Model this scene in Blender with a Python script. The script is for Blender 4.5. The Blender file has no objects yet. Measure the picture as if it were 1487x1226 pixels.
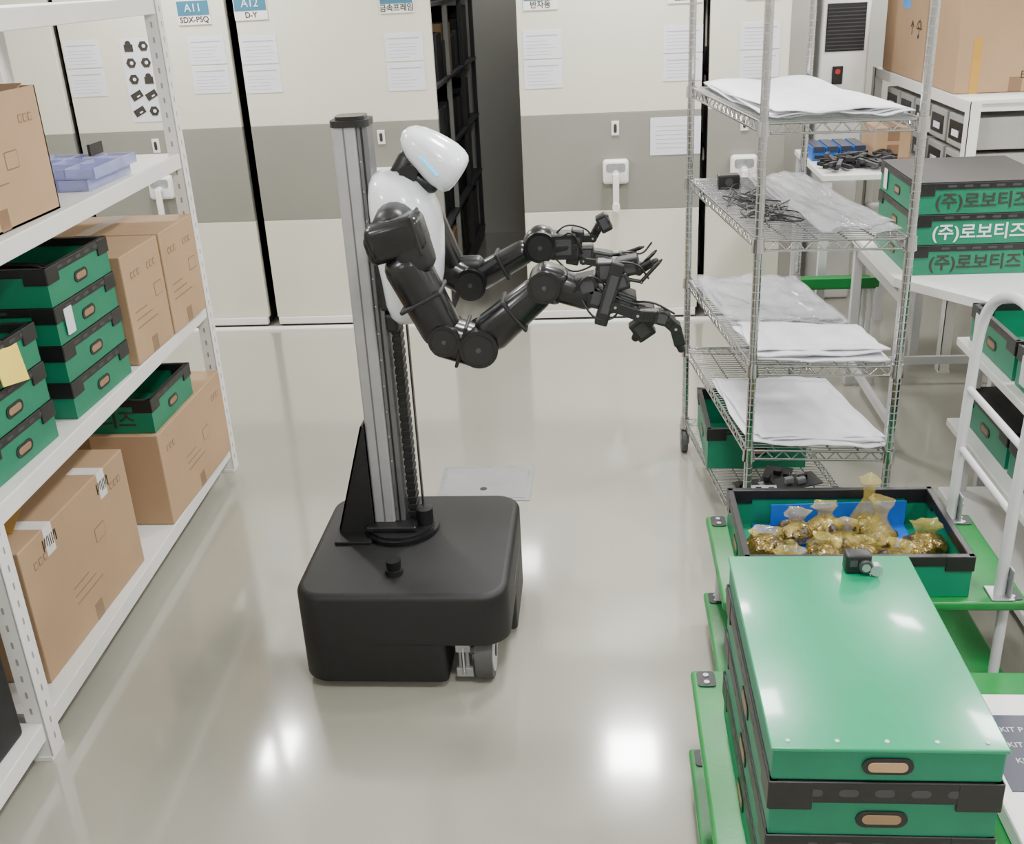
import bpy, bmesh, math, random
from mathutils import Vector as V, Matrix
random.seed(7)
SC=bpy.context.scene
# ------------------------------------------------------------ materials
def mat(name,col,rough=.5,metal=0.0,var=.06,scale=8,bump=0.0,bscale=60,coat=0,emit=0,alpha=1,trans=0,spec=None,rvar=0):
    m=bpy.data.materials.new(name);m.use_nodes=True;nt=m.node_tree;N=nt.nodes;L=nt.links
    p=N['Principled BSDF'];p.inputs['Roughness'].default_value=rough;p.inputs['Metallic'].default_value=metal
    p.inputs['Coat Weight'].default_value=coat;p.inputs['Coat Roughness'].default_value=.08
    p.inputs['Alpha'].default_value=alpha;p.inputs['Transmission Weight'].default_value=trans
    if spec is not None:p.inputs['Specular IOR Level'].default_value=spec
    tc=N.new('ShaderNodeTexCoord');n=N.new('ShaderNodeTexNoise');n.inputs['Scale'].default_value=scale;n.inputs['Detail'].default_value=4
    L.new(tc.outputs['Object'],n.inputs['Vector'])
    r=N.new('ShaderNodeValToRGB');c=V(col[:3])
    r.color_ramp.elements[0].position=.3;r.color_ramp.elements[1].position=.7
    r.color_ramp.elements[0].color=(*[max(0,x*(1-var)) for x in c],1);r.color_ramp.elements[1].color=(*[min(1,x*(1+var)) for x in c],1)
    L.new(n.outputs['Fac'],r.inputs['Fac']);L.new(r.outputs['Color'],p.inputs['Base Color'])
    if rvar:
        mr=N.new('ShaderNodeMapRange');mr.inputs['To Min'].default_value=max(0,rough-rvar);mr.inputs['To Max'].default_value=rough+rvar
        L.new(n.outputs['Fac'],mr.inputs['Value']);L.new(mr.outputs['Result'],p.inputs['Roughness'])
    if bump:
        n2=N.new('ShaderNodeTexNoise');n2.inputs['Scale'].default_value=bscale;L.new(tc.outputs['Object'],n2.inputs['Vector'])
        b=N.new('ShaderNodeBump');b.inputs['Strength'].default_value=bump;b.inputs['Distance'].default_value=.01
        L.new(n2.outputs['Fac'],b.inputs['Height']);L.new(b.outputs['Normal'],p.inputs['Normal'])
    if emit:
        p.inputs['Emission Color'].default_value=(*col[:3],1);p.inputs['Emission Strength'].default_value=emit
    return m
FLOOR=mat('floor_epoxy',(.345,.335,.285),.15,var=.03,scale=1.5,bump=.012,bscale=3,coat=.9,rvar=.02)
WALL=mat('wall_paint',(.6,.59,.54),.6,var=.02,scale=3)
CEIL=mat('ceiling_tile',(.8,.8,.78),.8)
CREAM=mat('panel_cream',(.64,.63,.525),.4,var=.02,scale=2)
STRIPE=mat('panel_grey',(.235,.23,.20),.42,var=.03,scale=2)
DARK=mat('dark_gap',(.02,.02,.02),.7)
PAPER=mat('paper',(.68,.68,.75),.6,var=.02)
PRINT=mat('paper_print',(.40,.40,.46),.6)
TEAL=mat('sign_teal',(.04,.16,.24),.4)
WHITE=mat('white_powdercoat',(.74,.735,.71),.35,var=.03,scale=5,bump=.03,bscale=80)
SLOT=mat('slot_shade_and_grey',(.30,.295,.28),.6)  # painted shade in rack slots; plain grey on shelving posts and bins
WHITE2=mat('white_board',(.72,.715,.69),.3,var=.03,scale=4)
CARD=mat('cardboard',(.40,.26,.15),.75,var=.07,scale=3,bump=.05,bscale=40)
CARD2=mat('cardboard_inner',(.26,.165,.09),.8)
TAPE=mat('brown_tape',(.22,.13,.07),.35)
TAPEY=mat('ochre_tape',(.5,.27,.04),.35)
TAPEW=mat('white_print_tape',(.7,.68,.65),.4)
INK=mat('ink_and_box_shade',(.03,.025,.02),.6)
GREEN=mat('crate_green',(.002,.17,.088),.42,var=.08,scale=9,bump=.03,bscale=120)
GREENL=mat('lid_green',(.002,.255,.115),.3,var=.07,scale=4,bump=.08,bscale=12,coat=.25)
GREENT=mat('trolley_green',(.005,.19,.035),.35,var=.12,scale=10,bump=.04,bscale=90)
BLACKP=mat('black_plastic',(.008,.008,.009),.4,var=.2,scale=20)
BLACKM=mat('black_matte',(.006,.006,.007),.55,var=.15,scale=14,bump=.03,bscale=200)
BLACKG=mat('black_gloss',(.007,.007,.008),.24,var=.2)
GREYD=mat('dark_grey',(.04,.04,.045),.5)
RWHITE=mat('robot_white',(.70,.73,.77),.25,var=.01,coat=.5)
ALU=mat('anodised_aluminium',(.40,.40,.415),.4,metal=.45,var=.05,scale=20)
ALUD=mat('aluminium_groove',(.17,.17,.18),.4,metal=.6)
CHROME=mat('chrome',(.5,.5,.515),.16,metal=1,var=.05,scale=30)
STEEL=mat('galvanised_steel',(.4,.41,.43),.4,metal=.7,var=.15,scale=30)
GREYT=mat('tube_grey',(.52,.52,.54),.3,var=.03)
RUBBER=mat('rubber_grey',(.07,.07,.07),.6)
RED=mat('caster_red',(.45,.02,.02),.4)
FOAM=mat('foam_sheet',(.70,.70,.75),.5,var=.05,scale=12,bump=.2,bscale=25)
FILM=mat('plastic_film',(.68,.69,.74),.12,var=.15,scale=14,bump=.6,bscale=22,alpha=.33,coat=.7)
PURPLE=mat('clear_lilac_plastic',(.45,.48,.8),.15,var=.1,alpha=.5,coat=.5)
BLUE=mat('blue_liner',(.006,.10,.45),.35,var=.1)
GOLD=mat('brass_parts_in_bag',(.17,.115,.02),.2,metal=.5,var=.9,scale=42,bump=.9,bscale=50,coat=.7)
BAGC=mat('bag_film',(.50,.40,.09),.1,var=.4,scale=20,bump=.8,bscale=40,alpha=.42,coat=.8)
PARTS=mat('dark_parts',(.05,.035,.025),.3,var=.7,scale=60,bump=.6,bscale=60)
YEL=mat('yellow_note',(.8,.62,.1),.6)
CYAN=mat('cyan_led',(.03,.5,.8),.3,emit=1.6)
LAMP=mat('lamp_diffuser',(1,.99,.97),.5,var=0,emit=10)
BLUET=mat('blue_tape',(.05,.3,.75),.5)
NAVY=mat('navy_print',(.03,.035,.06),.35)
REDB=mat('red_brown_board',(.28,.08,.05),.5)
PLATE=mat('hatch_plate',(.33,.33,.345),.45,metal=.3,var=.06,bump=.1,bscale=60)
# ------------------------------------------------------------ builder
class B:
    def __init__(s,name):
        s.name=name;s.v=[];s.f=[];s.m=[];s.sm=[];s.mats=[]
    def mi(s,m):
        if m not in s.mats:s.mats.append(m)
        return s.mats.index(m)
    def add(s,vs,fs,m,smooth=False):
        o=len(s.v);k=s.mi(m);s.v+= [tuple(v) for v in vs]
        for f in fs:s.f.append([o+i for i in f]);s.m.append(k);s.sm.append(smooth)
    def bm(s,b,m,smooth=False,M=None):
        if M:bmesh.ops.transform(b,matrix=M,verts=b.verts)
        b.verts.index_update();s.add([v.co.copy() for v in b.verts],[[v.index for v in f.verts] for f in b.faces],m,smooth);b.free()
    def box(s,x0,x1,y0,y1,z0,z1,m,bev=0,M=None,seg=2):
        b=bmesh.new();bmesh.ops.create_cube(b,size=1)
        for v in b.verts:v.co=V((x0 if v.co.x<0 else x1,y0 if v.co.y<0 else y1,z0 if v.co.z<0 else z1))
        if bev:bmesh.ops.bevel(b,geom=b.edges[:]+b.verts[:],offset=bev,segments=seg,affect='EDGES',profile=.5)
        s.bm(b,m,bool(bev) and seg>2,M)
    def ob(s,c,size,m,axis=(1,0,0),up=(0,0,1),bev=0,seg=2):
        a=V(axis).normalized();u=V(up);u=(u-u.dot(a)*a).normalized();w=u.cross(a)
        M=Matrix((( a.x,w.x,u.x,c[0]),(a.y,w.y,u.y,c[1]),(a.z,w.z,u.z,c[2]),(0,0,0,1)))
        h=[k/2 for k in size];s.box(-h[0],h[0],-h[1],h[1],-h[2],h[2],m,bev,M,seg)
    def loft(s,rings,m,smooth=True,cap=True):
        n=len(rings[0]);vs=[p for r in rings for p in r];fs=[]
        for i in range(len(rings)-1):
            for j in range(n):fs.append([i*n+j,i*n+(j+1)%n,(i+1)*n+(j+1)%n,(i+1)*n+j])
        s.add(vs,fs,m,smooth)
        if cap:
            s.add(rings[0],[list(range(n))[::-1]],m,False);s.add(rings[-1],[list(range(n))],m,False)
    def frame(s,p0,p1):
        d=(V(p1)-V(p0)).normalized();u=V((0,0,1)) if abs(d.z)<.9 else V((1,0,0))
        a=d.cross(u).normalized();return d,a,a.cross(d)
    def cyl(s,p0,p1,r,m,r1=None,n=16,smooth=True,cap=True):
        r1=r if r1 is None else r1;d,a,b=s.frame(p0,p1)
        R=[[V(p)+(a*math.cos(t*math.tau/n)+b*math.sin(t*math.tau/n))*q for t in range(n)] for p,q in((p0,r),(p1,r1))]
        vs=R[0]+R[1];s.add(vs,[[j,(j+1)%n,n+(j+1)%n,n+j] for j in range(n)],m,smooth)
        if cap:s.add(vs,[list(range(n))[::-1],[n+j for j in range(n)]],m,False)
    def caps(s,p0,p1,r0,r1,m,n=18,sq=0):
        p0=V(p0);p1=V(p1);d,a,b=s.frame(p0,p1);R=[]
        def ring(c,r):
            o=[]
            for t in range(n):
                x=math.cos(t*math.tau/n);y=math.sin(t*math.tau/n)
                if sq:
                    e=1-sq*.5;x=math.copysign(abs(x)**e,x);y=math.copysign(abs(y)**e,y)
                o.append(c+(a*x+b*y)*max(r,1e-4))
            return o
        for k in range(6):
            t=k/5*math.pi/2;R.append(ring(p0-d*r0*.8*math.cos(t),r0*math.sin(t)))
        for k in range(6):
            t=k/5*math.pi/2;R.append(ring(p1+d*r1*.8*math.sin(t),r1*math.cos(t)))
        s.loft(R,m)
    def tube(s,pts,r,m,n=8,closed=False,smooth_path=0):
        P=[V(p) for p in pts]
        for _ in range(smooth_path):
            Q=[P[0]]
            for i in range(len(P)-1):Q+= [P[i]*.75+P[i+1]*.25,P[i]*.25+P[i+1]*.75]
            Q.append(P[-1]);P=Q
        R=[];a=None
        for i,p in enumerate(P):
            d=(P[min(i+1,len(P)-1)]-P[max(i-1,0)]).normalized()
            if a is None:
                u=V((0,0,1)) if abs(d.z)<.9 else V((1,0,0));a=d.cross(u).normalized()
            a=(a-a.dot(d)*d).normalized();b=a.cross(d)
            R.append([p+(a*math.cos(t*math.tau/n)+b*math.sin(t*math.tau/n))*r for t in range(n)])
        s.loft(R,m)
    def sph(s,c,r,m,sc=(1,1,1),M=None,noise=0,sub=3):
        b=bmesh.new();bmesh.ops.create_icosphere(b,subdivisions=sub,radius=1)
        for v in b.verts:
            k=1+noise*(random.random()-.5);v.co=V((v.co.x*r*sc[0]*k,v.co.y*r*sc[1]*k,v.co.z*r*sc[2]*k))
        if M:bmesh.ops.transform(b,matrix=M,verts=b.verts)
        s.bm(b,m,True,Matrix.Translation(V(c)))
    def plate(s,c,nrm,w,h,m,t=.002,n=20,r=None,up=(0,0,1)):
        nrm=V(nrm).normalized();u=V(up);rt=u.cross(nrm).normalized();r=h/2 if r is None else r;pts=[]
        r=min(r,w/2,h/2)
        for qx,qy,a0 in((1,1,0),(-1,1,90),(-1,-1,180),(1,-1,270)):
            for k in range(n//4+1):
                a=math.radians(a0+k/(n//4)*90);pts.append((qx*(w/2-r)+r*math.cos(a),qy*(h/2-r)+r*math.sin(a)))
        R=[[V(c)+rt*x+u*y+nrm*z for x,y in pts] for z in(0,t)]
        s.loft(R,m,smooth=False)
    def sheet(s,corners,z,m,nx=24,ny=16,amp=.01,thick=.003,droop=0):
        (a,b,c,d)=[V((*q,0)) for q in corners];ph=[random.random()*6 for _ in range(6)]
        top=[]
        for j in range(ny+1):
            for i in range(nx+1):
                u=i/nx;w=j/ny;p=a.lerp(b,u).lerp(d.lerp(c,u),w)
                h=amp*(abs(math.sin(u*5+ph[0]+w*2)*math.cos(w*4+ph[1]))+.4*abs(math.sin(u*13+ph[2])*math.sin(w*9+ph[3])))
                p+=V((.008*math.sin(w*5+ph[4]),.008*math.sin(u*5+ph[5]),0));top.append((p.x,p.y,z+thick+h))
        W=nx+1;bot=[(x,y,zz-thick) for x,y,zz in top];o=len(top);fs=[]
        for j in range(ny):
            for i in range(nx):
                q=[j*W+i,j*W+i+1,(j+1)*W+i+1,(j+1)*W+i];fs.append(q);fs.append([o+k for k in q[::-1]])
        edge=[i for i in range(W)]+[j*W+nx for j in range(1,ny+1)]+[ny*W+i for i in range(nx-1,-1,-1)]+[j*W for j in range(ny-1,0,-1)]
        for k in range(len(edge)):
            e0=edge[k];e1=edge[(k+1)%len(edge)];fs.append([e1,e0,o+e0,o+e1])
        s.add(top+bot,fs,m,True)
    def text(s,body,size,loc,nrm,m,ext=.0008,up=(0,0,1),align='CENTER',bold=0):
        cu=bpy.data.curves.new('t','FONT');cu.body=body;cu.size=size;cu.extrude=ext;cu.align_x=align;cu.align_y='CENTER';cu.offset=bold
        o=bpy.data.objects.new('t',cu);SC.collection.objects.link(o)
        dg=bpy.context.evaluated_depsgraph_get();dg.update();me=bpy.data.meshes.new_from_object(o.evaluated_get(dg))
        n=V(nrm).normalized();u=V(up);r=u.cross(n).normalized();u=n.cross(r)
        M=Matrix(((r.x,u.x,n.x,loc[0]),(r.y,u.y,n.y,loc[1]),(r.z,u.z,n.z,loc[2]),(0,0,0,1)))
        s.add([M@v.co for v in me.vertices],[list(p.vertices) for p in me.polygons],m)
        bpy.data.objects.remove(o);bpy.data.meshes.remove(me)
    def done(s):
        c=V((sum(v[0] for v in s.v),sum(v[1] for v in s.v),0))/len(s.v)
        c.z=min(v[2] for v in s.v)
        me=bpy.data.meshes.new(s.name);me.from_pydata([tuple(V(v)-c) for v in s.v],[],s.f)
        for m in s.mats:me.materials.append(m)
        me.polygons.foreach_set('material_index',s.m);me.polygons.foreach_set('use_smooth',s.sm)
        bm=bmesh.new();bm.from_mesh(me);bmesh.ops.recalc_face_normals(bm,faces=bm.faces);bm.to_mesh(me);bm.free();me.update()
        o=bpy.data.objects.new(s.name,me);o.location=c;SC.collection.objects.link(o);return o
# ------------------------------------------------------------ room
def simple(name,args,m):
    b=B(name);b.box(*args,m);return b.done()
X0,X1,Y0,Y1,ZC=-3.8,3.0,-2.5,8.6,2.9
simple('floor',(X0-.1,X1+.1,Y0-.1,Y1+.1,-.1,0),FLOOR)
simple('ceiling',(X0-.1,X1+.1,Y0-.1,Y1+.1,ZC,ZC+.1),CEIL)
simple('wall_back',(X0-.1,X1+.1,Y1,Y1+.1,0,ZC),WALL)
simple('wall_front',(X0-.1,X1+.1,Y0-.1,Y0,0,ZC),WALL)
simple('wall_left',(X0-.1,X0,Y0,Y1,0,ZC),WALL)
simple('wall_right',(X1,X1+.1,Y0,Y1,0,ZC),WALL)
def lamp(x,y,w=.3,l=.6,p=30):
    b=B('ceiling_lamp');b.box(x-w/2-.02,x+w/2+.02,y-l/2-.02,y+l/2+.02,ZC-.03,ZC-.001,WHITE)
    b.box(x-w/2,x+w/2,y-l/2,y+l/2,ZC-.034,ZC-.029,LAMP);b.done()
    L=bpy.data.lights.new('ceiling_lamp_light','AREA');L.shape='RECTANGLE';L.size=w;L.size_y=l;L.energy=p;L.color=(1,.99,.975)
    o=bpy.data.objects.new('ceiling_lamp_light',L);o.location=(x,y,ZC-.04);SC.collection.objects.link(o)
for x in(-2.3,.17,2.2):
    for y in(-1.0,1.2,3.4,5.6):
        lamp(x,y,.3,.36,{-1.0:34,1.2:44,3.4:50,5.6:50}[y])
lamp(2.0,7.4,.3,.6,30);lamp(-.68,8.1,.2,.4,5)  # last lamp added to brighten the shelving gap, not a known fixture
# ------------------------------------------------------------ mobile shelving units
PY=6.2
def unit(x0,x1,papers,signs,handle=None,side_items=False,depth=2.3):
    b=B('mobile_shelving_unit')
    b.box(x0,x1,PY,PY+.04,.06,.67,CREAM,.004);b.box(x0,x1,PY,PY+.04,.67,1.225,STRIPE,.002);b.box(x0,x1,PY,PY+.04,1.225,2.5,CREAM,.004)
    b.box(x0+.02,x1-.02,PY+.02,PY+depth,.0,.08,GREYD)
    b.box(x0+.01,x1-.01,PY-.012,PY+.03,.015,.06,WHITE,.003)
    for z in(.1,.55,.98,1.4,1.85,2.3):b.box(x0+.01,x1-.01,PY+.04,PY+depth,z-.02,z,GREYD)
    for xx in(x0+.02,x1-.045):
        for y in(PY+.05,PY+.8,PY+1.55,PY+depth-.04):b.box(xx,xx+.03,y,y+.04,.05,2.45,SLOT if y<PY+.9 else GREYD)
    b.box((x0+x1)/2-.01,(x0+x1)/2+.01,PY+.04,PY+depth,.08,2.4,GREYD)
    if side_items:
        for z in(.1,.55,.98,1.4,1.85):
            y=PY+.12
            while y<PY+depth-.4:
                w=random.uniform(.18,.3);h=random.uniform(.2,.38)
                b.box((x0+x1)/2+.05,x1-.03-random.random()*.04,y,y+w,z,z+h,random.choice([BLACKM,BLACKP,GREYD,BLACKM,CARD]) ,.004);y+=w+.03
    for(px,z0,z1) in papers:
        w=.215
        for k in range(2):
            h=(z1-z0)/2;a=z0+k*h
            b.box(px,px+w,PY-.003,PY,a+.005,a+h-.005,PAPER)
            b.box(px+.02,px+w-.02,PY-.004,PY-.003,a+h-.035,a+h-.03,PRINT)
            for q in range(5):b.box(px+.02,px+w-.02-random.random()*.06,PY-.0036,PY-.003,a+.025+q*.018,a+.027+q*.018,PRINT)
    for(px,t1,t2,z) in signs:
        b.box(px,px+.19,PY-.006,PY,z,z+.13,WHITE);b.box(px+.004,px+.186,PY-.008,PY-.005,z+.05,z+.126,TEAL)
        b.text(t1,.06,(px+.095,PY-.009,z+.088),(0,-1,0),PAPER);b.text(t2,.042,(px+.095,PY-.007,z+.026),(0,-1,0),INK,bold=.0005)
    if handle is not None:
        hx=handle
        b.box(hx-.075,hx+.075,PY-.06,PY,.83,.97,WHITE,.02,seg=4);b.plate((hx,PY-.0585,.925),(0,-1,0),.11,.05,STEEL,.004,r=.015)
        b.cyl((hx,PY-.06,.89),(hx,PY-.1,.89),.02,WHITE);b.box(hx-.018,hx+.018,PY-.11,PY-.085,.7,.9,WHITE,.008,seg=3)
        b.cyl((hx,PY-.1,.715),(hx,PY-.17,.715),.022,WHITE)
        b.box(hx-.022,hx+.022,PY-.008,PY,1.1,1.18,WHITE,.002);b.plate((hx,PY-.009,1.14),(0,-1,0),.018,.05,INK,.002)
    return b
b=unit(-3.78,-3.12,[],[]);b.done()
b=unit(-3.08,-2.085,[(-3.07,1.43,1.75),(-2.33,1.42,1.74)],[(-2.36,'A11','SDX-PSQ',1.80)],handle=-2.62)
b.box(-2.73,-2.46,PY-.003,PY,1.28,1.74,PAPER)
for r in range(5):
    for c in range(3):
        cx=-2.68+c*.088;cz=1.70-r*.09;k=random.random()
        if k<.35:b.cyl((cx,PY-.003,cz),(cx,PY-.006,cz),.030,INK,n=6,smooth=False);b.cyl((cx+.004,PY-.005,cz),(cx+.004,PY-.008,cz),.010,PAPER,n=10)
        elif k<.7:b.ob((cx,PY-.0045,cz),(.07,.003,.04),INK,axis=(1,0,.5));b.ob((cx+.01,PY-.0055,cz-.004),(.02,.003,.008),PAPER,axis=(1,0,.5))
        else:b.box(cx-.026,cx+.026,PY-.006,PY-.003,cz-.028,cz+.012,INK);b.plate((cx,PY-.003,cz+.015),(0,-1,0),.034,.034,INK,.004)
b.done()
b=unit(-2.03,-.92,[(-2.045+.02,1.41,1.73),(-1.19,1.39,1.71)],[(-2.03,'A12','D-Y',1.81),(-1.2,'A13','금속프레임',1.81)],handle=-1.26,side_items=True);b.done()
b=unit(-.44,.585,[(-.41,1.37,1.69),(.37,1.38,1.68)],[(-.4,'A14','반자동',1.79),(.39,'A15','스크류',1.79)],handle=.10)
b.box(.30,.585,PY-.003,PY,.98,1.19,PAPER)
for q in range(6):b.box(.33,.55,PY-.004,PY-.003,1.02+q*.024,1.022+q*.024,PRINT)
b.done()
b=unit(.625,1.06,[(.79,1.38,1.68)],[(.81,'A16','케이블',1.79)],handle=.83);b.done()
simple('trim_1',(-3.78,1.06,6.1,6.16,0,.012),WHITE)
# ------------------------------------------------------------ racks
def rack(x0,x1,ys,levels,ztop,name='white_storage_rack',holes=True):
    b=B(name)
    for y in ys:
        for x,sx in((x1,-1),(x0,1)):
            b.box(min(x,x+sx*.05),max(x,x+sx*.05),y-.035,y-.031,.01,ztop,WHITE)
            b.box(min(x,x+sx*.004),max(x,x+sx*.004),y-.035,y+.03,.01,ztop,WHITE)
            b.box(min(x,x+sx*.055),max(x,x+sx*.055),y-.04,y+.035,0,.012,WHITE)
            if holes and x==x1:
                z=.06
                while z<ztop-.04:
                    b.plate((x+.0002,y-.0,z),(1,0,0),.007,.022,SLOT,.0006,n=8);b.plate((x-.027,y-.0352,z),(0,-1,0),.007,.022,SLOT,.0006,n=8);z+=.055
    for a,c in zip(ys[:-1],ys[1:]):
        for z in levels:
            b.box(x1-.045,x1-.004,a+.005,c-.036,z-.058,z-.002,WHITE,.003);b.box(x0+.004,x0+.045,a+.005,c-.036,z-.058,z-.002,WHITE,.003)
            b.box(x0+.01,x1-.006,a+.006,c-.036,z-.016,z,WHITE)
            for y in(a+.03,c-.08):b.box(x0+.02,x1-.02,y,y+.04,z-.055,z-.016,WHITE)
    return b.done()
RX0,RX1=-2.25,-1.60
lr=rack(RX0,RX1,[.42,2.28,4.14],[.13,.78,1.40,1.97],2.45)
ang=math.radians(2.3);piv=V((-1.60,3.05,0));Rm=Matrix.Translation(piv)@Matrix.Rotation(ang,4,'Z')@Matrix.Translation(-piv)
lr.location=Rm@lr.location;lr.rotation_euler=(0,0,ang)
# ------------------------------------------------------------ crates
def crate(x0,x1,y0,y1,z0,h,name='green_crate',label=None,holes=('-y','+x'),lid=None,rim=.026,cor=.05,liner=None,body=GREEN,tag=None,labmat=None,ls=.075):
    b=B(name);t=.008;z1=z0+h;g=.004
    a0,a1,c0,c1=x0+g,x1-g,y0+g,y1-g
    b.box(a0,a1,c0,c0+t,z0,z1-.005,body);b.box(a0,a1,c1-t,c1,z0,z1-.005,body);b.box(a0,a0+t,c0+t,c1-t,z0,z1-.005,body);b.box(a1-t,a1,c0+t,c1-t,z0,z1-.005,body)
    b.box(a0+t,a1-t,c0+t,c1-t,z0+.001,z0+.008,liner or body)
    w=.018
    b.box(x0,x1,y0,y0+w,z1-rim,z1,BLACKP,.002);b.box(x0,x1,y1-w,y1,z1-rim,z1,BLACKP,.002);b.box(x0,x0+w,y0+w,y1-w,z1-rim,z1,BLACKP,.002);b.box(x1-w,x1,y0+w,y1-w,z1-rim,z1,BLACKP,.002)
    L=.075
    for sx in(0,1):
        for sy in(0,1):
            xa=x0 if sx==0 else x1-L;ya=y0 if sy==0 else y1-L;yb=y0-.001 if sy==0 else y1-.017;xb=x0-.001 if sx==0 else x1-.017
            b.box(xa,xa+L,yb,yb+.018,z1-cor,z1+.0005,BLACKP,.002);b.box(xb,xb+.018,ya,ya+L,z1-cor,z1+.0005,BLACKP,.002)
    def edge(n):
        return {'-y':((x0+x1)/2,y0,x1-x0),'+y':((x0+x1)/2,y1,x1-x0),'-x':(x0,(y0+y1)/2,y1-y0),'+x':(x1,(y0+y1)/2,y1-y0)}[n]
    N={'-y':V((0,-1,0)),'+y':V((0,1,0)),'-x':V((-1,0,0)),'+x':V((1,0,0))}
    for n in holes:
        cx,cy,ln=edge(n);nn=N[n];zc=z0+(h-rim)*.5
        p=V((cx,cy,zc))-nn*(g+.0005)
        b.plate(p,nn,.088,.036,BLACKP,.003);b.plate(p+nn*.0022,nn,.066,.020,CARD2,.0015)
    for n in ('-y','+x','-x'):
        cx,cy,ln=edge(n);nn=N[n];tt=V((0,0,1)).cross(nn)
        for k in range(-2,3):
            p=V((cx,cy,z1-rim/2))+tt*k*.06-nn*.0003;b.plate(p,nn,.034,rim*.35,GREYD,.0008,n=8)
    if lid:
        b.box(x0+.002,x1-.002,y0+.002,y1-.002,z1,z1+.004,lid,.001)
    if label:
        b.text(label,ls,((x0+x1)/2,y0+g-.0016,z0+(h-rim)*.48),(0,-1,0),labmat or PAPER,bold=.001)
    if tag:
        cx,cy,ln=edge(tag);nn=N[tag];tt=V((0,0,1)).cross(nn);p=V((cx,cy,z0+h*.5))-tt*ln*.32+nn*.001;b.plate(p,nn,.05,h*.7,PAPER,.0015,r=.003)
    return b
LB='(주)로보티즈'
for k in range(4):
    crate(-2.19,-1.62,2.88,3.30,.782+k*.12,.118,holes=('+x','-y'),tag='+x' if k==2 else None).done()
b=B('black_cable_coil')
for k in range(6):
    b.tube([(-1.9+(.13+.012*k)*math.cos(t*.5),3.09+(.10+.006*k)*math.sin(t*.5),1.17+.012*(k%3)) for t in range(13)],.006,BLACKP,n=6,smooth_path=1)
b.done()
for k in range(3):
    b=crate(-2.18,-1.62,2.38,2.76,.782+k*.12,.118)
    if k==2:b.ob((-1.612,2.58,.782+.3),(.13,.12,.003),YEL,axis=(0,1,-.2),up=(1,0,.25))
    b.done()
# ------------------------------------------------------------ cartons
def carton(x0,x1,y0,y1,z0,z1,name='cardboard_box',open_top=False,marks=True,tapes=TAPE,faceY=False,wt=False):
    b=B(name)
    if open_top:
        t=.006;b.box(x0,x1,y0,y0+t,z0,z1,CARD);b.box(x0,x1,y1-t,y1,z0,z1,CARD);b.box(x0,x0+t,y0,y1,z0,z1,CARD);b.box(x1-t,x1,y0,y1,z0,z1,CARD);b.box(x0,x1,y0,y1,z0,z0+t,CARD)
        b.box(x0+.01,x1-.01,y0+.01,y1-.01,z0+.01,z1-.08,INK)  # black block painted in for the shade inside the open box
        b.ob(((x0+x1)/2,y0-.06,z1+.05),(x1-x0,.16,.005),CARD2,axis=(1,0,0),up=(0,.6,.8));b.ob(((x0+x1)/2-.02,y1-.09,z1-.02),(x1-x0-.02,.16,.005),CARD2,axis=(1,0,0),up=(0,-.3,.9))
    else:
        b.box(x0,x1,y0,y1,z0,z1,CARD,.004)
        b.box((x0+x1)/2-.0015,(x0+x1)/2+.0015,y0+.002,y1-.002,z1-.002,z1+.0006,INK)
        b.box((x0+x1)/2-.03,(x0+x1)/2+.03,y0-.0008,y1+.0008,z1-.07,z1+.0009,tapes,.0005)
        b.box((x0+x1)/2-.03,(x0+x1)/2+.03,y0-.001,y0+.01,z0+.002,z0+.07,tapes)
    yc=(y0+y1)/2
    for(ya,za,zb) in((yc-.03,z0+.002,z0+.06),):b.box(x1-.001,x1+.0008,ya,ya+.05,za,zb,TAPE)
    if wt:
        for y in(y0+.14,y1-.2):
            b.box(x1-.1,x1+.0012,y,y+.05,z1-.09,z1+.0012,TAPEW,.0005);b.text('|//|||/|',.04,(x1+.0016,y+.025,z1-.045),(1,0,0),INK)
    if marks:
        for y in(y0+.07,y1-.12):
            for q in range(3):
                b.plate((x1+.0003,y+q*.028,z1-.08),(1,0,0),.02,.024,TAPE,.0006,n=8,r=.003);b.plate((x1+.0006,y+q*.028,z1-.08),(1,0,0),.014,.016,CARD,.0006,n=8,r=.003)
        for q in range(3):b.box(x1,x1+.0007,yc-.12,yc+.06-q*.04,z0+.12+q*.028,z0+.124+q*.028,TAPE)
        b.plate((x1+.0003,yc+.1,z1-.18),(1,0,0),.07,.05,TAPE,.0004,r=.004);b.plate((x1+.0006,yc+.1,z1-.18),(1,0,0),.063,.043,CARD,.0004,r=.004)
    return b
b=carton(-2.17,-1.63,2.42,3.12,.132,.57,wt=True);b.ob((-1.80,2.62,.5715),(.12,.22,.002),TAPEY,axis=(.8,.3,0));b.done()
carton(-2.2,-1.62,3.38,4.06,.132,.50,marks=True).done()
crate(-2.16,-1.63,3.40,3.80,.502,.13,label=LB,labmat=INK,holes=('+x',)).done()
carton(-2.2,-1.62,3.36,3.69,.782,1.17).done();carton(-2.2,-1.62,3.705,4.05,.782,1.17).done()
carton(-2.17,-1.63,2.45,3.07,1.402,1.76,open_top=True).done()
b=B('plastic_parts_tray')
for(x,y,z) in((-1.86,3.50,1.402),(-1.98,3.36,1.402),(-1.84,3.52,1.436)):
    b.box(x-.2,x+.2,y-.17,y+.17,z,z+.006,PURPLE)
    for k in range(5):b.box(x-.2+k*.0985,x-.194+k*.0985,y-.17,y+.17,z+.006,z+.034,PURPLE)
    for k in range(4):b.box(x-.2,x+.2,y-.17+k*.111,y-.164+k*.111,z+.006,z+.034,PURPLE)
for(x,y) in((-1.95,3.5),(-1.78,3.62)):b.box(x,x+.01,y,y+.1,1.47,1.51,INK)
b.done()
b=B('black_storage_case')
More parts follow.
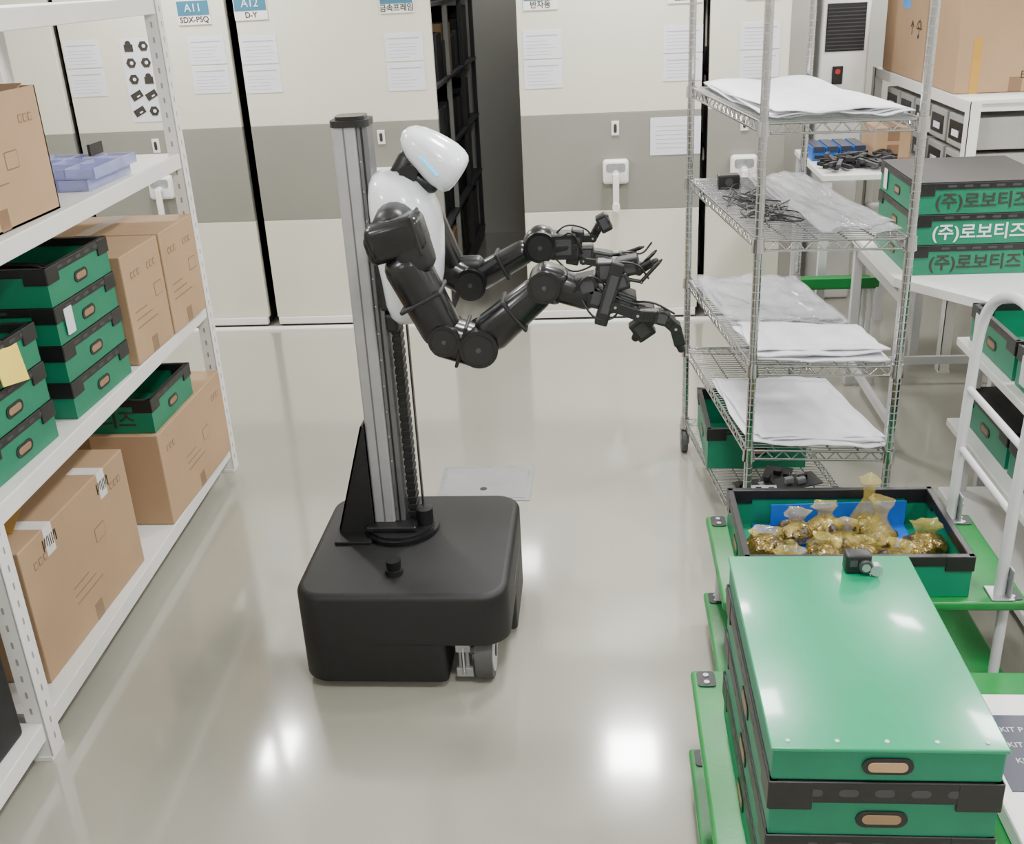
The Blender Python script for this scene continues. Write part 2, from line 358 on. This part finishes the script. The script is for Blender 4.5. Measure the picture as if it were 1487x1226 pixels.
b.box(-2.1,-1.60,1.3,2.2,.132,.62,BLACKM,.01);b.box(-1.605,-1.595,1.35,2.15,.5,.52,GREYD);b.plate((-1.60,1.75,.4),(1,0,0),.14,.03,GREYD,.01);b.done()
b=B('floor_hatch')
b.box(-.69,-.30,3.80,4.12,0,.004,STEEL,.001);b.box(-.67,-.32,3.82,4.10,.003,.0055,PLATE);b.plate((-.5,3.9,.0056),(0,0,1),.03,.03,INK,.001,up=(0,1,0));b.done()
# ------------------------------------------------------------ wire shelf
P={'nl':V((.487,3.215,0)),'nr':V((.935,3.19,0)),'fl':V((.362,4.25,0)),'fr':V((.80,4.23,0))}
def bl(u,w,z):
    p=P['nl'].lerp(P['nr'],u).lerp(P['fl'].lerp(P['fr'],u),w);return V((p.x,p.y,z))
b=B('wire_shelving_unit')
for k in P.values():
    b.cyl((k.x,k.y,.13),(k.x,k.y,2.15),.0135,CHROME,n=14)
    z=.2
    while z<2.12:b.cyl((k.x,k.y,z),(k.x,k.y,z+.003),.0142,STEEL,n=12);z+=.0254
    b.cyl((k.x,k.y,.09),(k.x,k.y,.13),.01,STEEL)
    b.cyl((k.x-.013,k.y+.02,.06),(k.x+.013,k.y+.02,.06),.06,RUBBER,n=24);b.cyl((k.x-.015,k.y+.02,.06),(k.x+.015,k.y+.02,.06),.025,STEEL)
    b.box(k.x-.02,k.x-.016,k.y-.02,k.y+.035,.05,.125,STEEL);b.box(k.x+.016,k.x+.02,k.y-.02,k.y+.035,.05,.125,STEEL);b.box(k.x-.02,k.x+.02,k.y-.02,k.y+.035,.12,.128,STEEL)
LV=[.16,.49,.79,1.20,1.55,2.1]
for z in LV:
    for k in P.values():b.cyl((k.x,k.y,z-.035),(k.x,k.y,z+.008),.021,CHROME,r1=.018,n=14)
    E=[((0,0),(1,0)),((1,0),(1,1)),((1,1),(0,1)),((0,1),(0,0))]
    for(a,c) in E:
        b.cyl(bl(*a,z),bl(*c,z),.004,CHROME,n=6);b.cyl(bl(*a,z-.03),bl(*c,z-.03),.004,CHROME,n=6)
        n=8 if a[1]==c[1] else 18
        for i in range(n*2):
            t0=i/(n*2);t1=(i+1)/(n*2);q=lambda t,zz:bl(a[0]+(c[0]-a[0])*t,a[1]+(c[1]-a[1])*t,zz)
            b.cyl(q(t0,z-(.03 if i%2 else 0)),q(t1,z-(0 if i%2 else .03)),.0025,CHROME,n=5,cap=False)
    for i in range(1,44):b.cyl(bl(0,i/44,z+.002),bl(1,i/44,z+.002),.0022,CHROME,n=5,cap=False)
    for u in(.2,.4,.6,.8):b.cyl(bl(u,0,z-.003),bl(u,1,z-.003),.0032,CHROME,n=5)
b.done()
def q2(u,w):p=bl(u,w,0);return (p.x,p.y)
def sheets(name,z,u0,u1,w0,w1,m,n=3,amp=.012,th=.006):
    b=B(name)
    for k in range(n):
        j=lambda:random.uniform(-.035,.035)
        b.sheet([q2(u0+j(),w0+j()),q2(u1+j(),w0+j()),q2(u1+j(),w1+j()),q2(u0+j(),w1+j())],z+.005+k*th*1.2,m,amp=amp,thick=th)
    return b.done()
sheets('foam_sheet_pile',1.55,.06,.95,.05,.93,FOAM,4,.014,.004)
sheets('foam_sheet_pile',.79,.05,.95,.03,.32,FOAM,5,.008)
sheets('foam_sheet_pile',.49,.05,.97,.03,.55,FOAM,5,.012,.005)
sheets('plastic_film_pile',1.20,.45,.96,.06,.94,FILM,3,.018,.002)
sheets('plastic_film_pile',.79,.06,.94,.38,.94,FILM,4,.02,.002)
b=B('black_power_adapter');x,y=q2(.22,.78);b.box(x-.04,x+.04,y-.03,y+.03,1.206,1.26,BLACKP,.006);b.cyl((x,y-.03,1.235),(x,y-.033,1.235),.015,GREYD);b.done()
b=B('cable_bundle')
for k in range(14):
    x,y=q2(random.uniform(.12,.3),random.uniform(.25,.6));pts=[(x+random.uniform(-.06,.10),y+random.uniform(-.17,.17),1.212+random.random()*.02) for _ in range(7)]
    b.tube(pts,.0026,BLACKP,n=5,smooth_path=2)
b.done()
b=B('circuit_board_pile')
for k in range(9):
    x,y=q2(random.uniform(.15,.85),random.uniform(.08,.4));a=random.uniform(0,3);b.ob((x,y,.175+k*.008),(.16,.10,.004),GREYD if k%3 else FOAM,axis=(math.cos(a),math.sin(a),.1))
    for q in range(4):b.ob((x+random.uniform(-.05,.05),y+random.uniform(-.03,.03),.19+k*.008),(.03,.02,.02),random.choice([BLACKP,STEEL]),axis=(math.cos(a),math.sin(a),.1))
b.done()
crate(.405,.79,3.74,4.18,.166,.17,lid=None,holes=('-y','-x')).done()
# ------------------------------------------------------------ robot
b=B('humanoid_robot')
def rr(x0,x1,y0,y1,r,z,n=8):
    pts=[]
    for cx,cy,a0 in((x1-r,y1-r,0),(x0+r,y1-r,90),(x0+r,y0+r,180),(x1-r,y0+r,270)):
        for k in range(n+1):
            a=math.radians(a0+90*k/n);pts.append(V((cx+r*math.cos(a),cy+r*math.sin(a),z)))
    return pts
bx0,bx1,by0,by1=-.925,-.283,2.568,3.22
def outline(notch,i,z):
    # rounded footprint; notch = front-right wheel cut-out
    r=max(.085-i,.01);x0,x1,y0,y1=bx0+i,bx1-i,by0+i,by1-i;pts=[]
    def arc(cx,cy,rad,a0,a1,n=8):
        for k in range(n+1):
            a=math.radians(a0+(a1-a0)*k/n);pts.append(V((cx+rad*math.cos(a),cy+rad*math.sin(a),z)))
    arc(x1-r,y1-r,r,0,90);arc(x0+r,y1-r,r,90,180);arc(x0+r,y0+r,r,180,270)
    if notch:
        nx,ny=-.475,2.85
        arc(nx-.02,y0+.02,.02,270,360,4);pts.append(V((nx,ny,z)));arc(x1-.01,ny+.01,.01,270,360,3)
    else:arc(x1-r,y0+r,r,270,360)
    return pts
t_=.02
b.loft([outline(0,i,z) for z,i in((.165,0),(.335-t_,0),(.335-t_*.6,.002),(.335-t_*.3,.006),(.335-t_*.08,.013),(.335,.022))],BLACKM)
b.loft([outline(1,i,z) for z,i in((.028,.006),(.034,0),(.166,0))],BLACKM)
b.box(bx1-.006,bx1+.002,2.8,3.05,.22,.224,GREYD)
wx,wy=-.365,2.66
b.cyl((wx-.026,wy,.086),(wx+.026,wy,.086),.086,RUBBER,n=44)
b.cyl((wx-.029,wy,.086),(wx+.029,wy,.086),.066,GREYT,n=28);b.cyl((wx-.032,wy,.086),(wx+.032,wy,.086),.02,GREYD)
for(x_,y_) in((-.335,3.05),(-.80,2.80),(-.80,3.1)):b.cyl((x_-.02,y_,.021),(x_+.02,y_,.021),.021,RUBBER,n=24)
b.box(-.445,-.412,2.61,2.67,.05,.166,STEEL,.003);b.box(-.452,-.40,2.60,2.612,.028,.06,STEEL,.002);b.cyl((-.428,2.60,.14),(-.428,2.60,.04),.006,CHROME);b.cyl((-.43,2.64,.09),(-.395,2.66,.09),.014,STEEL);b.box(-.45,-.405,2.595,2.61,.12,.145,STEEL,.002)
b.box(-.45,-.34,2.64,2.75,.15,.166,STEEL)
px,py=-.69,3.0
b.cyl((px+.03,py-.02,.335),(px+.03,py-.02,.35),.125,BLACKG,n=40);b.cyl((px+.03,py-.02,.35),(px+.03,py-.02,.357),.108,BLACKP,n=40)
b.cyl((-.635,2.70,.335),(-.635,2.70,.352),.028,BLACKP,n=24);b.cyl((-.635,2.70,.352),(-.635,2.70,.382),.022,BLACKG,n=24,r1=.024)
b.box(px-.07,px+.09,py-.09,py+.08,.357,.375,BLACKP,.004)
b.cyl((px+.11,py-.02,.35),(px+.11,py-.02,.41),.028,BLACKP,n=20)
for yy in(2.93,3.06):
    g=[(px-.05,.338),(px-.165,.338),(px-.165,.36),(px-.06,.72),(px-.05,.72)]
    b.loft([[V((x,yy,z)) for x,z in g],[V((x,yy+.008,z)) for x,z in g]],BLACKM,smooth=False)
g=[V((px-.165,2.93,.36)),V((px-.165,3.068,.36)),V((px-.06,3.068,.72)),V((px-.06,2.93,.72))]
b.loft([g,[p+V((.006,0,0)) for p in g]],BLACKM,smooth=False)
b.box(px-.17,px-.05,2.87,3.068,.336,.345,BLACKM,.002)
b.box(px-.05,px+.018,py-.05,py+.05,.36,1.625,ALU,.006);b.box(px+.018,px+.05,py-.042,py+.042,.36,1.625,ALUD,.003)
for gx in(-.016,):b.box(px+gx-.0025,px+gx+.0025,py-.0508,py-.049,.37,1.62,ALUD)
b.box(px+.030,px+.036,py-.0435,py-.041,.37,1.62,BLACKP)
for k in range(14):b.cyl((px+.024,py-.0425,.42+k*.085),(px+.024,py-.0445,.42+k*.085),.003,CHROME,n=8)
b.loft([rr(px-.056,px+.055,py-.058,py+.055,.03,z) for z in(1.62,1.638)],BLACKP,smooth=False)
b.loft([rr(px-.043,px+.042,py-.045,py+.042,.025,z) for z in(1.638,1.648)],BLACKG,smooth=False)
b.box(px+.06,px+.085,py-.02,py+.03,.36,1.1,BLACKP,.004);b.box(px+.10,px+.105,py+.0,py+.02,.36,1.08,BLACKP)
k=.38
while k<1.08:b.box(px+.058,px+.087,py-.023,py+.033,k,k+.018,BLACKM,.002);k+=.026
def sup(cx,cy,hx,hy,z,n=36,e=.75,tilt=0):
    o=[]
    for t in range(n):
        a=t*math.tau/n;x=math.cos(a);y=math.sin(a);x=math.copysign(abs(x)**e,x);y=math.copysign(abs(y)**e,y);o.append(V((cx+hx*x,cy+hy*y,z+tilt*hx*x)))
    return o
TY=2.99
prof=[(1.045,-.600,-.555,.04),(1.05,-.61,-.535,.06),(1.07,-.625,-.505,.085),(1.11,-.635,-.48,.105),(1.18,-.64,-.462,.12),(1.25,-.648,-.455,.135),(1.32,-.652,-.452,.142),(1.38,-.655,-.460,.14),(1.43,-.655,-.480,.13),(1.465,-.65,-.505,.11),(1.485,-.64,-.535,.085),(1.494,-.615,-.56,.045)]
b.loft([sup((a+c)/2,TY,(c-a)/2,h,z) for z,a,c,h in prof],RWHITE)
b.box(px+.04,px+.08,TY-.06,TY+.06,1.09,1.42,BLACKP,.01);b.box(-.64,-.60,TY-.05,TY+.05,1.02,1.08,BLACKP,.01)
b.caps((-.56,TY,1.46),(-.53,TY,1.52),.045,.038,BLACKP);b.caps((-.55,TY-.02,1.485),(-.47,TY-.02,1.45),.028,.024,BLACKP)
b.cyl((-.53,TY-.06,1.49),(-.53,TY+.06,1.49),.026,BLACKG)
A=V((-.545,TY,1.598));D=V((.80,0,-.60)).normalized();U=V((0,0,1));U=(U-U.dot(D)*D).normalized();W=V((0,1,0))
hp=[(0,.004,.01),(.006,.02,.035),(.02,.034,.056),(.045,.047,.072),(.08,.057,.082),(.115,.063,.088),(.145,.066,.09),(.17,.064,.086),(.188,.058,.077),(.197,.047,.063),(.201,.03,.045),(.202,.005,.01)]
R=[]
for s_,hu,hw in hp:
    c=A+D*s_-U*(.012*s_/.2)
    r=[]
    for t in range(36):
        a=t*math.tau/36;x=math.cos(a);y=math.sin(a);e=.85;x=math.copysign(abs(x)**e,x);y=math.copysign(abs(y)**e,y);r.append(c+U*hu*x+W*hw*y)
    R.append(r)
b.loft(R,RWHITE)
for k in range(9):
    s_=.085+.0075*k;b.sph(A+D*s_-U*(.014+.0015*k)+W*(-.0835-.004*min(1,k/4)),.005,CYAN,(1,.6,1),sub=2)
b.caps(A+D*.06-U*.05,A+D*.10-U*.055,.02,.02,BLACKP)
def joint(c,r,h,m=BLACKG,ax=(0,1,0)):
    c=V(c);a=V(ax)*h/2;b.cyl(c-a,c+a,r,m,n=26);b.cyl(c-a*1.05,c+a*1.05,r*.78,BLACKP,n=22);b.cyl(c-a*1.07,c+a*1.07,r*.14,GREYD,n=10)
NY=2.77
b.caps((-.565,TY-.12,1.37),(-.565,NY+.04,1.37),.06,.055,BLACKP)
b.ob((-.545,NY,1.352),(.16,.12,.105),BLACKG,axis=(1,0,.24),bev=.026,seg=4);b.ob((-.505,NY,1.315),(.10,.115,.13),BLACKP,axis=(1,0,.24),bev=.03,seg=4);b.ob((-.485,NY,1.365),(.010,.124,.108),BLACKP,axis=(1,0,.24),bev=.003)
b.ob((-.59,NY,1.33),(.08,.11,.09),BLACKG,axis=(1,0,.24),bev=.025,seg=4)
b.caps((-.525,NY,1.27),(-.445,NY,1.09),.064,.058,BLACKG,sq=.45)
b.ob((-.487,NY,1.18),(.012,.130,.130),BLACKM,axis=(.085,0,-.17),bev=.004)
b.caps((-.435,NY,1.065),(-.345,NY,1.035),.058,.058,BLACKG,sq=.55);joint((-.335,NY,1.045),.054,.135);joint((-.43,NY,1.07),.045,.13)
b.ob((-.385,NY,1.05),(.010,.124,.122),BLACKM,axis=(1,0,-.3),bev=.004)
b.caps((-.30,NY,1.078),(-.175,NY,1.182),.056,.046,BLACKG,sq=.45);b.ob((-.235,NY,1.132),(.010,.108,.108),BLACKM,axis=(.14,0,.11),bev=.004)
b.ob((-.135,NY,1.212),(.09,.09,.10),BLACKG,axis=(1,0,-.35),bev=.024,seg=4);joint((-.15,NY,1.212),.045,.105)
b.caps((-.10,NY,1.20),(-.035,NY,1.175),.044,.040,BLACKG,sq=.5)
def hand(w,pieces,boxes,wires,s=1):
    w=V(w)
    for (pts,t,yo) in pieces:
        P_=[w+V((x,yo,z))*s for x,z in pts]
        for i in range(len(P_)-1):
            d=P_[i+1]-P_[i];b.ob((P_[i]+P_[i+1])/2,(d.length*.98,t,t),BLACKG if i%2 else BLACKP,axis=d,bev=.004)
            b.cyl(P_[i]-V((0,t*.62,0)),P_[i]+V((0,t*.62,0)),t*.5,BLACKP,n=14);b.cyl(P_[i]-V((0,t*.66,0)),P_[i]+V((0,t*.66,0)),t*.12,STEEL,n=8)
        b.caps(P_[-1],P_[-1]+(P_[-1]-P_[-2]).normalized()*t*.5,t*.42,t*.3,BLACKP)
    for (x,z,sx,sz,sy,yo,ax) in boxes:
        b.ob(w+V((x,yo,z)),(sx,sy,sz),BLACKP,axis=ax,bev=.005);b.ob(w+V((x,yo-sy/2,z)),(sx*.6,.003,sz*.6),GREYD,axis=ax,bev=.001)
        b.ob(w+V((x,yo,z)),(sx*1.04,sy*1.03,sz*.18),BLACKM,axis=ax,bev=.001)
    for pts in wires:b.tube([w+V(p) for p in pts],.003,BLACKP,n=6,smooth_path=2)
hand((-.02,NY-.01,1.175),
 [([(.06,-.02),(.12,-.045),(.185,-.05),(.222,-.085),(.235,-.135)],.032,-.03),([(.10,-.035),(.155,-.075),(.125,-.12)],.036,.03),([(.18,-.055),(.215,-.075),(.225,-.12)],.022,.0),
  ([(.08,.07),(.125,.06),(.165,.085)],.020,.02),([(.08,.055),(.13,.045),(.18,.10)],.010,-.03),([(.09,.05),(.14,.075),(.17,.105)],.010,.05)],
 [(-.015,.035,.06,.055,.06,0,(1,0,.2)),(.015,.0,.06,.06,.06,0,(1,0,-.3)),(.045,.015,.036,.18,.036,-.03,(1,0,-.3)),(.065,.02,.026,.16,.03,.03,(1,0,-.3)),(.095,.082,.06,.05,.045,0,(1,0,.2)),(.085,-.01,.055,.05,.08,0,(1,0,-.4)),(.035,.07,.05,.06,.05,0,(1,0,0)),(.14,-.05,.05,.045,.05,.0,(1,0,-.2)),(.135,-.105,.055,.06,.04,.03,(1,0,.7)),(.075,.045,.045,.045,.06,-.01,(1,0,.3)),(.185,-.055,.04,.04,.04,-.03,(1,0,-.3))],
 [[(0,.05,.03),(.02,.03,.10),(.06,0,.10),(.09,0,.08)],[(-.03,-.03,0),(.0,-.05,-.05),(.05,-.04,-.06),(.08,-.03,-.02)],[(.02,-.03,.03),(.08,-.05,-.0),(.14,-.04,-.02)],[(.05,-.03,.1),(.12,-.04,.10),(.15,-.02,.05)],[(.1,0,-.02),(.16,-.03,-.01),(.22,-.02,-.05)],[(-.05,-.03,.02),(-.02,-.045,.07),(.02,-.04,.06),(.04,-.03,.02)]])
FY=3.18
b.caps((-.565,TY+.1,1.36),(-.55,FY,1.34),.06,.055,BLACKP);b.caps((-.53,FY,1.30),(-.47,FY,1.16),.06,.05,BLACKG,sq=.4)
b.caps((-.46,FY,1.14),(-.40,FY,1.105),.052,.052,BLACKG,sq=.4);joint((-.40,FY,1.11),.05,.12)
b.caps((-.42,FY,1.16),(-.38,FY,1.16),.03,.03,BLACKP)
b.caps((-.375,FY,1.12),(-.235,FY,1.195),.043,.038,BLACKG,sq=.3);b.ob((-.30,FY,1.16),(.01,.09,.09),BLACKM,axis=(.14,0,.07),bev=.003)
b.sph((-.18,FY,1.22),.056,BLACKG);joint((-.18,FY,1.22),.048,.11);b.caps((-.20,FY,1.205),(-.10,FY,1.215),.040,.038,BLACKP)
hand((-.17,FY,1.215),
 [([(.10,.02),(.15,.02),(.17,.055),(.185,.075)],.026,0),([(.12,-.045),(.19,-.055),(.25,-.075),(.315,-.065)],.024,-.02),([(.17,-.04),(.24,-.04),(.30,-.02)],.012,.02)],
 [(.06,0,.08,.08,.07,0,(1,0,0)),(.095,-.005,.04,.11,.05,0,(1,0,-.2)),(.185,.065,.036,.055,.04,0,(1,0,.5)),(.175,-.045,.065,.05,.05,0,(1,0,-.2)),(.13,-.03,.045,.055,.05,0,(1,0,0)),(.245,-.06,.045,.06,.04,0,(1,0,-.3)),(.27,-.055,.04,.04,.04,.02,(1,0,.3))],
 [[(.03,0,.03),(.07,-.02,.07),(.13,0,.05),(.15,0,.02)],[(.03,-.03,-.03),(.08,-.04,-.08),(.14,-.02,-.07),(.18,0,-.04)],[(.2,0,-.04),(.26,-.02,-.02),(.3,0,-.04),(.33,0,.0)],[(.05,-.03,.03),(.09,-.05,.055),(.12,-.03,-.02)]])
b.done()
# ------------------------------------------------------------ trolleys
def trolley(x0,x1,y0,y1,z1,z0,handle=None):
    b=B('green_platform_trolley')
    for z in(z0,z1):
        b.box(x0,x1,y0,y1,z-.028,z,GREENT,.008,seg=3)
        for cx in(x0+.035,x1-.035):
            for cy in(y0+.04,y1-.04):
                b.plate((cx,cy,z),(0,0,1),.045,.06,BLACKP,.003,r=.01,up=(0,1,0));b.cyl((cx,cy+.014,z+.003),(cx,cy+.014,z+.005),.007,STEEL);b.cyl((cx,cy-.014,z+.003),(cx,cy-.014,z+.005),.007,STEEL)
    for cx in(x0+.045,x1-.045):
        for cy in(y0+.045,y1-.045):
            b.cyl((cx,cy,z0),(cx,cy,z1-.02),.014,GREYT)
            zr=(z0-.034)/2+.004
            b.cyl((cx-.012,cy,zr),(cx+.012,cy,zr),zr,RED,n=24);b.cyl((cx-.014,cy,zr),(cx+.014,cy,zr),zr*.5,STEEL)
    if handle:
        hx,h=handle
        ya,yb=y0+.04,y1-.03
        b.tube([(hx,yb,z1),(hx+.005,yb,z1+.45),(hx+.015,yb,z1+h-.08),(hx+.035,yb-.12,z1+h),(hx+.035,ya+.12,z1+h),(hx+.015,ya,z1+h-.08),(hx+.005,ya,z1+.45),(hx,ya,z1)],.015,GREYT,n=12,smooth_path=3)
        for zz in(.24,.43):b.cyl((hx+.003,ya,z1+zz),(hx+.003,yb,z1+zz),.010,GREYT)
        for yy in(ya,yb):
            b.box(hx-.03,hx+.03,yy-.035,yy+.035,z1,z1+.006,STEEL,.002);b.box(hx+.015,hx+.021,yy-.03,yy+.03,z1,z1+.09,STEEL,.002);b.cyl((hx+.01,yy,z1+.05),(hx+.03,yy,z1+.05),.008,CHROME)
    return b.done()
trolley(.215,1.16,1.30,2.21,.35,.10)
trolley(.32,1.12,2.44,2.93,.40,.12,handle=(1.055,.75))
SX0,SX1,SY0,SY1=.275,.665,1.42,2.045
z=.352
for k in range(3):
    crate(SX0,SX1,SY0,SY1,z,.118,holes=('-y','-x'),rim=.045,cor=.06).done();z+=.119
b=B('green_lidded_crate')
b.box(SX0+.004,SX1-.004,SY0+.004,SY1-.004,z+.0,.776,GREEN,.004);b.box(SX0,SX1,SY0,SY1,.772,.781,GREENL,.003,seg=3)
b.plate(((SX0+SX1)/2,SY0+.0035,z+.034),(0,-1,0),.085,.034,BLACKP,.003);b.plate(((SX0+SX1)/2,SY0+.001,z+.033),(0,-1,0),.066,.02,CARD,.0015)
for k in range(5):b.cyl((SX0+.03+k*.082,SY0+.018,.781),(SX0+.03+k*.082,SY0+.018,.783),.004,GREYT,n=10)
b.done()
b=B('action_camera')
cx,cy=.545,1.985
b.box(cx-.032,cx+.022,cy-.018,cy+.018,.7815,.826,BLACKP,.005,seg=3);b.cyl((cx+.008,cy-.018,.803),(cx+.008,cy-.028,.803),.014,GREYD,n=24);b.cyl((cx+.008,cy-.028,.803),(cx+.008,cy-.03,.803),.009,STEEL,n=18);b.cyl((cx+.03,cy-.012,.796),(cx+.03,cy-.03,.796),.013,STEEL,n=18);b.box(cx-.024,cx-.008,cy-.0195,cy-.018,.80,.815,GREYD);b.done()
ob=crate(.375,.975,2.462,2.87,.402,.125,name='parts_crate',holes=('-x',),rim=.03,cor=.045);ob.box(.45,.90,2.54,2.85,.411,.416,BLUE,.002);ob.ob((.70,2.83,.455),(.40,.004,.08),BLUE,axis=(1,.05,0));ob.done()
b=B('bagged_brass_parts')
def bag(x,y,z,r,ht):
    a=random.uniform(0,3.1);M=Matrix.Rotation(a,4,'Z')
    b.sph((x,y,z+r*.5),r,GOLD,(1.15,.9,.6),M=M,noise=.2)
    for q in range(6):b.sph((x+random.uniform(-.7,.7)*r,y+random.uniform(-.7,.7)*r,z+r*.7),r*.33,random.choice([GOLD,GOLD,PARTS]),noise=.3,sub=2)
    R=[]
    for k,(zz,rr_) in enumerate(((.2,1.3),(.6,1.12),(1.0,.75),(1.35,.4),(1.7,.55),(2.0,.85))):
        R.append([V((x,y,z))+M@V((math.cos(t*math.tau/14)*r*rr_*random.uniform(.75,1.2),math.sin(t*math.tau/14)*r*rr_*.75*random.uniform(.65,1.25),zz*r*ht)) for t in range(14)])
    b.loft(R,BAGC,cap=False)
for(x,y,r,h) in((.46,2.66,.055,.7),(.56,2.74,.052,.9),(.65,2.775,.05,1.0),(.51,2.55,.055,.7),(.62,2.60,.055,.75),(.71,2.61,.052,.7),(.79,2.71,.052,1.4),(.775,2.79,.048,1.8),(.81,2.57,.052,.8),(.90,2.65,.06,.85),(.69,2.69,.048,.9)):
    bag(x,y,.420,r,h)
b.done()
b=B('dark_parts_heap')
for k in range(6):b.sph((.44+k*.085,2.495+.010*(k%2),.438),.028,PARTS,(1.2,.55,.7),noise=.12)
b.done()
b=B('printed_product_box')
b.box(.80,1.12,1.40,2.06,.352,.40,WHITE2,.006)
b.box(.83,1.11,1.74,1.98,.40,.402,NAVY,.0005);b.box(.83,1.11,1.45,1.62,.40,.402,NAVY,.0005)
for k in range(3):b.text('KIT PARTS',.022,(.92,1.93-k*.05,.4025),(0,0,1),GREYT,up=(0,1,0),ext=.0003)
for k in range(2):b.plate((.88+k*.09,1.68,.4003),(0,0,1),.05,.05,INK,.0006,r=.006,up=(0,1,0))
b.done()
# ------------------------------------------------------------ right side furniture
b=B('white_workbench')
tp=[(1.17,4.16),(1.46,3.76),(2.5,3.76),(2.5,5.1),(1.17,5.1)]
b.loft([[V((x,y,z)) for x,y in tp] for z in(.765,.80)],WHITE2,smooth=False)
for(x,y) in((1.24,4.24),(1.24,5.04),(2.44,5.04),(2.44,3.84),(1.50,3.86)):b.box(x-.02,x+.02,y-.02,y+.02,0,.765,GREYT,.003)
b.box(1.24,2.44,5.03,5.05,.1,.14,GREYT);b.box(1.23,1.25,4.24,5.04,.66,.70,GREYT);b.box(1.23,1.25,4.24,5.04,.1,.14,GREYT);b.done()
for k in range(3):
    crate(1.225,1.74,4.18,4.72,.802+k*.122,.12,label=LB,labmat=(INK,PAPER,INK)[k],holes=('-x',),lid=BLACKM if k==2 else None,tag='-x' if k==2 else None,ls=.068).done()
b=B('white_crate_rack')
for z in(.09,.38,.70):b.box(1.29,2.1,2.3,3.72,z-.03,z,WHITE2,.004)
for(x,y) in((1.36,3.69),(2.07,3.69),(2.07,2.33)):b.box(x-.02,x+.02,y-.02,y+.02,0,.69,GREYT,.002)
b.done()
for(y0,y1) in((3.27,3.69),(2.83,3.25)):
    crate(1.32,1.90,y0,y1,.702,.135,tag='-x',holes=('-x',)).done();crate(1.34,1.90,y0,y1,.382,.13,lid=BLACKM,holes=('-x',)).done()
rack(1.72,2.36,[5.2,7.0],[.5,.93,1.34],1.34)
b=carton(1.73,2.30,5.46,5.98,1.342,1.96,marks=False);b.box(1.80,1.84,5.4585,5.4605,1.34,1.6,TAPEY);b.text('BOX WAY',.05,(2.15,5.459,1.42),(0,-1,0),INK);b.done()
b=carton(1.73,2.30,6.02,6.85,1.342,1.98,marks=False);b.box(1.7285,1.7305,6.35,6.5,1.7,1.9,BLUET);b.text('↑ ☂',.1,(1.729,6.2,1.6),(-1,0,0),INK);b.done()
b=B('grey_parts_bin')
for k in range(5):
    for j in range(2):
        x0,y0,z0=1.74,5.26+k*.30,.932+j*.17
        b.box(x0,x0+.4,y0,y0+.26,z0,z0+.15,SLOT,.006);b.box(x0-.003,x0,y0+.03,y0+.23,z0+.03,z0+.12,BLACKP);b.box(x0-.006,x0-.002,y0+.08,y0+.18,z0+.05,z0+.08,PAPER)
b.done()
b=B('air_conditioner')
b.box(1.28,1.56,6.5,6.8,0,1.95,WHITE,.02,seg=4);b.box(1.31,1.53,6.494,6.5,1.48,1.74,BLACKP,.003)
for k in range(12):b.box(1.315,1.525,6.488,6.495,1.49+k*.02,1.495+k*.02,GREYD)
b.box(1.36,1.42,6.49,6.5,1.30,1.40,BLACKP,.003);b.plate((1.39,6.489,1.37),(0,-1,0),.03,.03,RED,.002);b.text('~',.1,(1.45,6.49,1.85),(0,-1,0),GREYD);b.done()
b=B('assembly_bench')
b.box(1.10,1.66,5.3,6.1,.97,1.0,WHITE2,.004)
for(x,y) in((1.13,5.33),(1.63,5.33),(1.13,6.07),(1.63,6.07)):b.box(x-.02,x+.02,y-.02,y+.02,0,.97,GREYT)
b.done()
b=B('blue_parts_bin')
for k in range(4):
    x0=1.12+k*.07;b.box(x0,x0+.065,5.7,5.95,1.001,1.07,BLUE,.003);b.box(x0+.006,x0+.059,5.69,5.94,1.05,1.075,NAVY)
b.done()
b=carton(1.44,1.62,5.7,6.0,1.001,1.16,marks=False);b.done()
b=B('tool_heap')
for k in range(60):
    x,y=random.uniform(1.14,1.5),random.uniform(5.36,5.66);a=random.uniform(0,3.1);b.ob((x,y,1.018+random.random()*.03),(random.uniform(.04,.12),.02,.018),random.choice([BLACKP,GREYD,BLACKM]),axis=(math.cos(a),math.sin(a),random.uniform(-.05,.1)))
b.box(1.52,1.64,5.36,5.6,1.001,1.02,REDB,.003);b.done()
b=B('green_cart')
b.box(1.0,1.36,5.12,5.28,.47,.5,GREENT,.006);b.box(.99,1.37,5.11,5.125,.48,.53,GREENT,.004)
for(x,y) in((1.02,5.14),(1.34,5.14),(1.02,5.26),(1.34,5.26)):b.cyl((x,y,0),(x,y,.47),.012,GREYT)
b.done()
# ------------------------------------------------------------ camera
Yv=V((121,663,-1520)).normalized();Zv=V((-182,3517,1520));Zv=(Zv-Zv.dot(Yv)*Yv).normalized();Xv=Yv.cross(Zv)
cd=bpy.data.cameras.new('camera');cd.sensor_width=36;cd.sensor_fit='HORIZONTAL';cd.lens=1520/1487*36;cd.clip_start=.05
co=bpy.data.objects.new('camera',cd);SC.collection.objects.link(co)
co.matrix_world=Matrix(((Xv.x,Xv.y,Xv.z,0),(Yv.x,Yv.y,Yv.z,0),(Zv.x,Zv.y,Zv.z,2.0),(0,0,0,1)))
SC.camera=co
w=bpy.data.worlds.new('world');w.use_nodes=True;w.node_tree.nodes['Background'].inputs[0].default_value=(.9,.95,1,1);w.node_tree.nodes['Background'].inputs[1].default_value=.4;SC.world=w
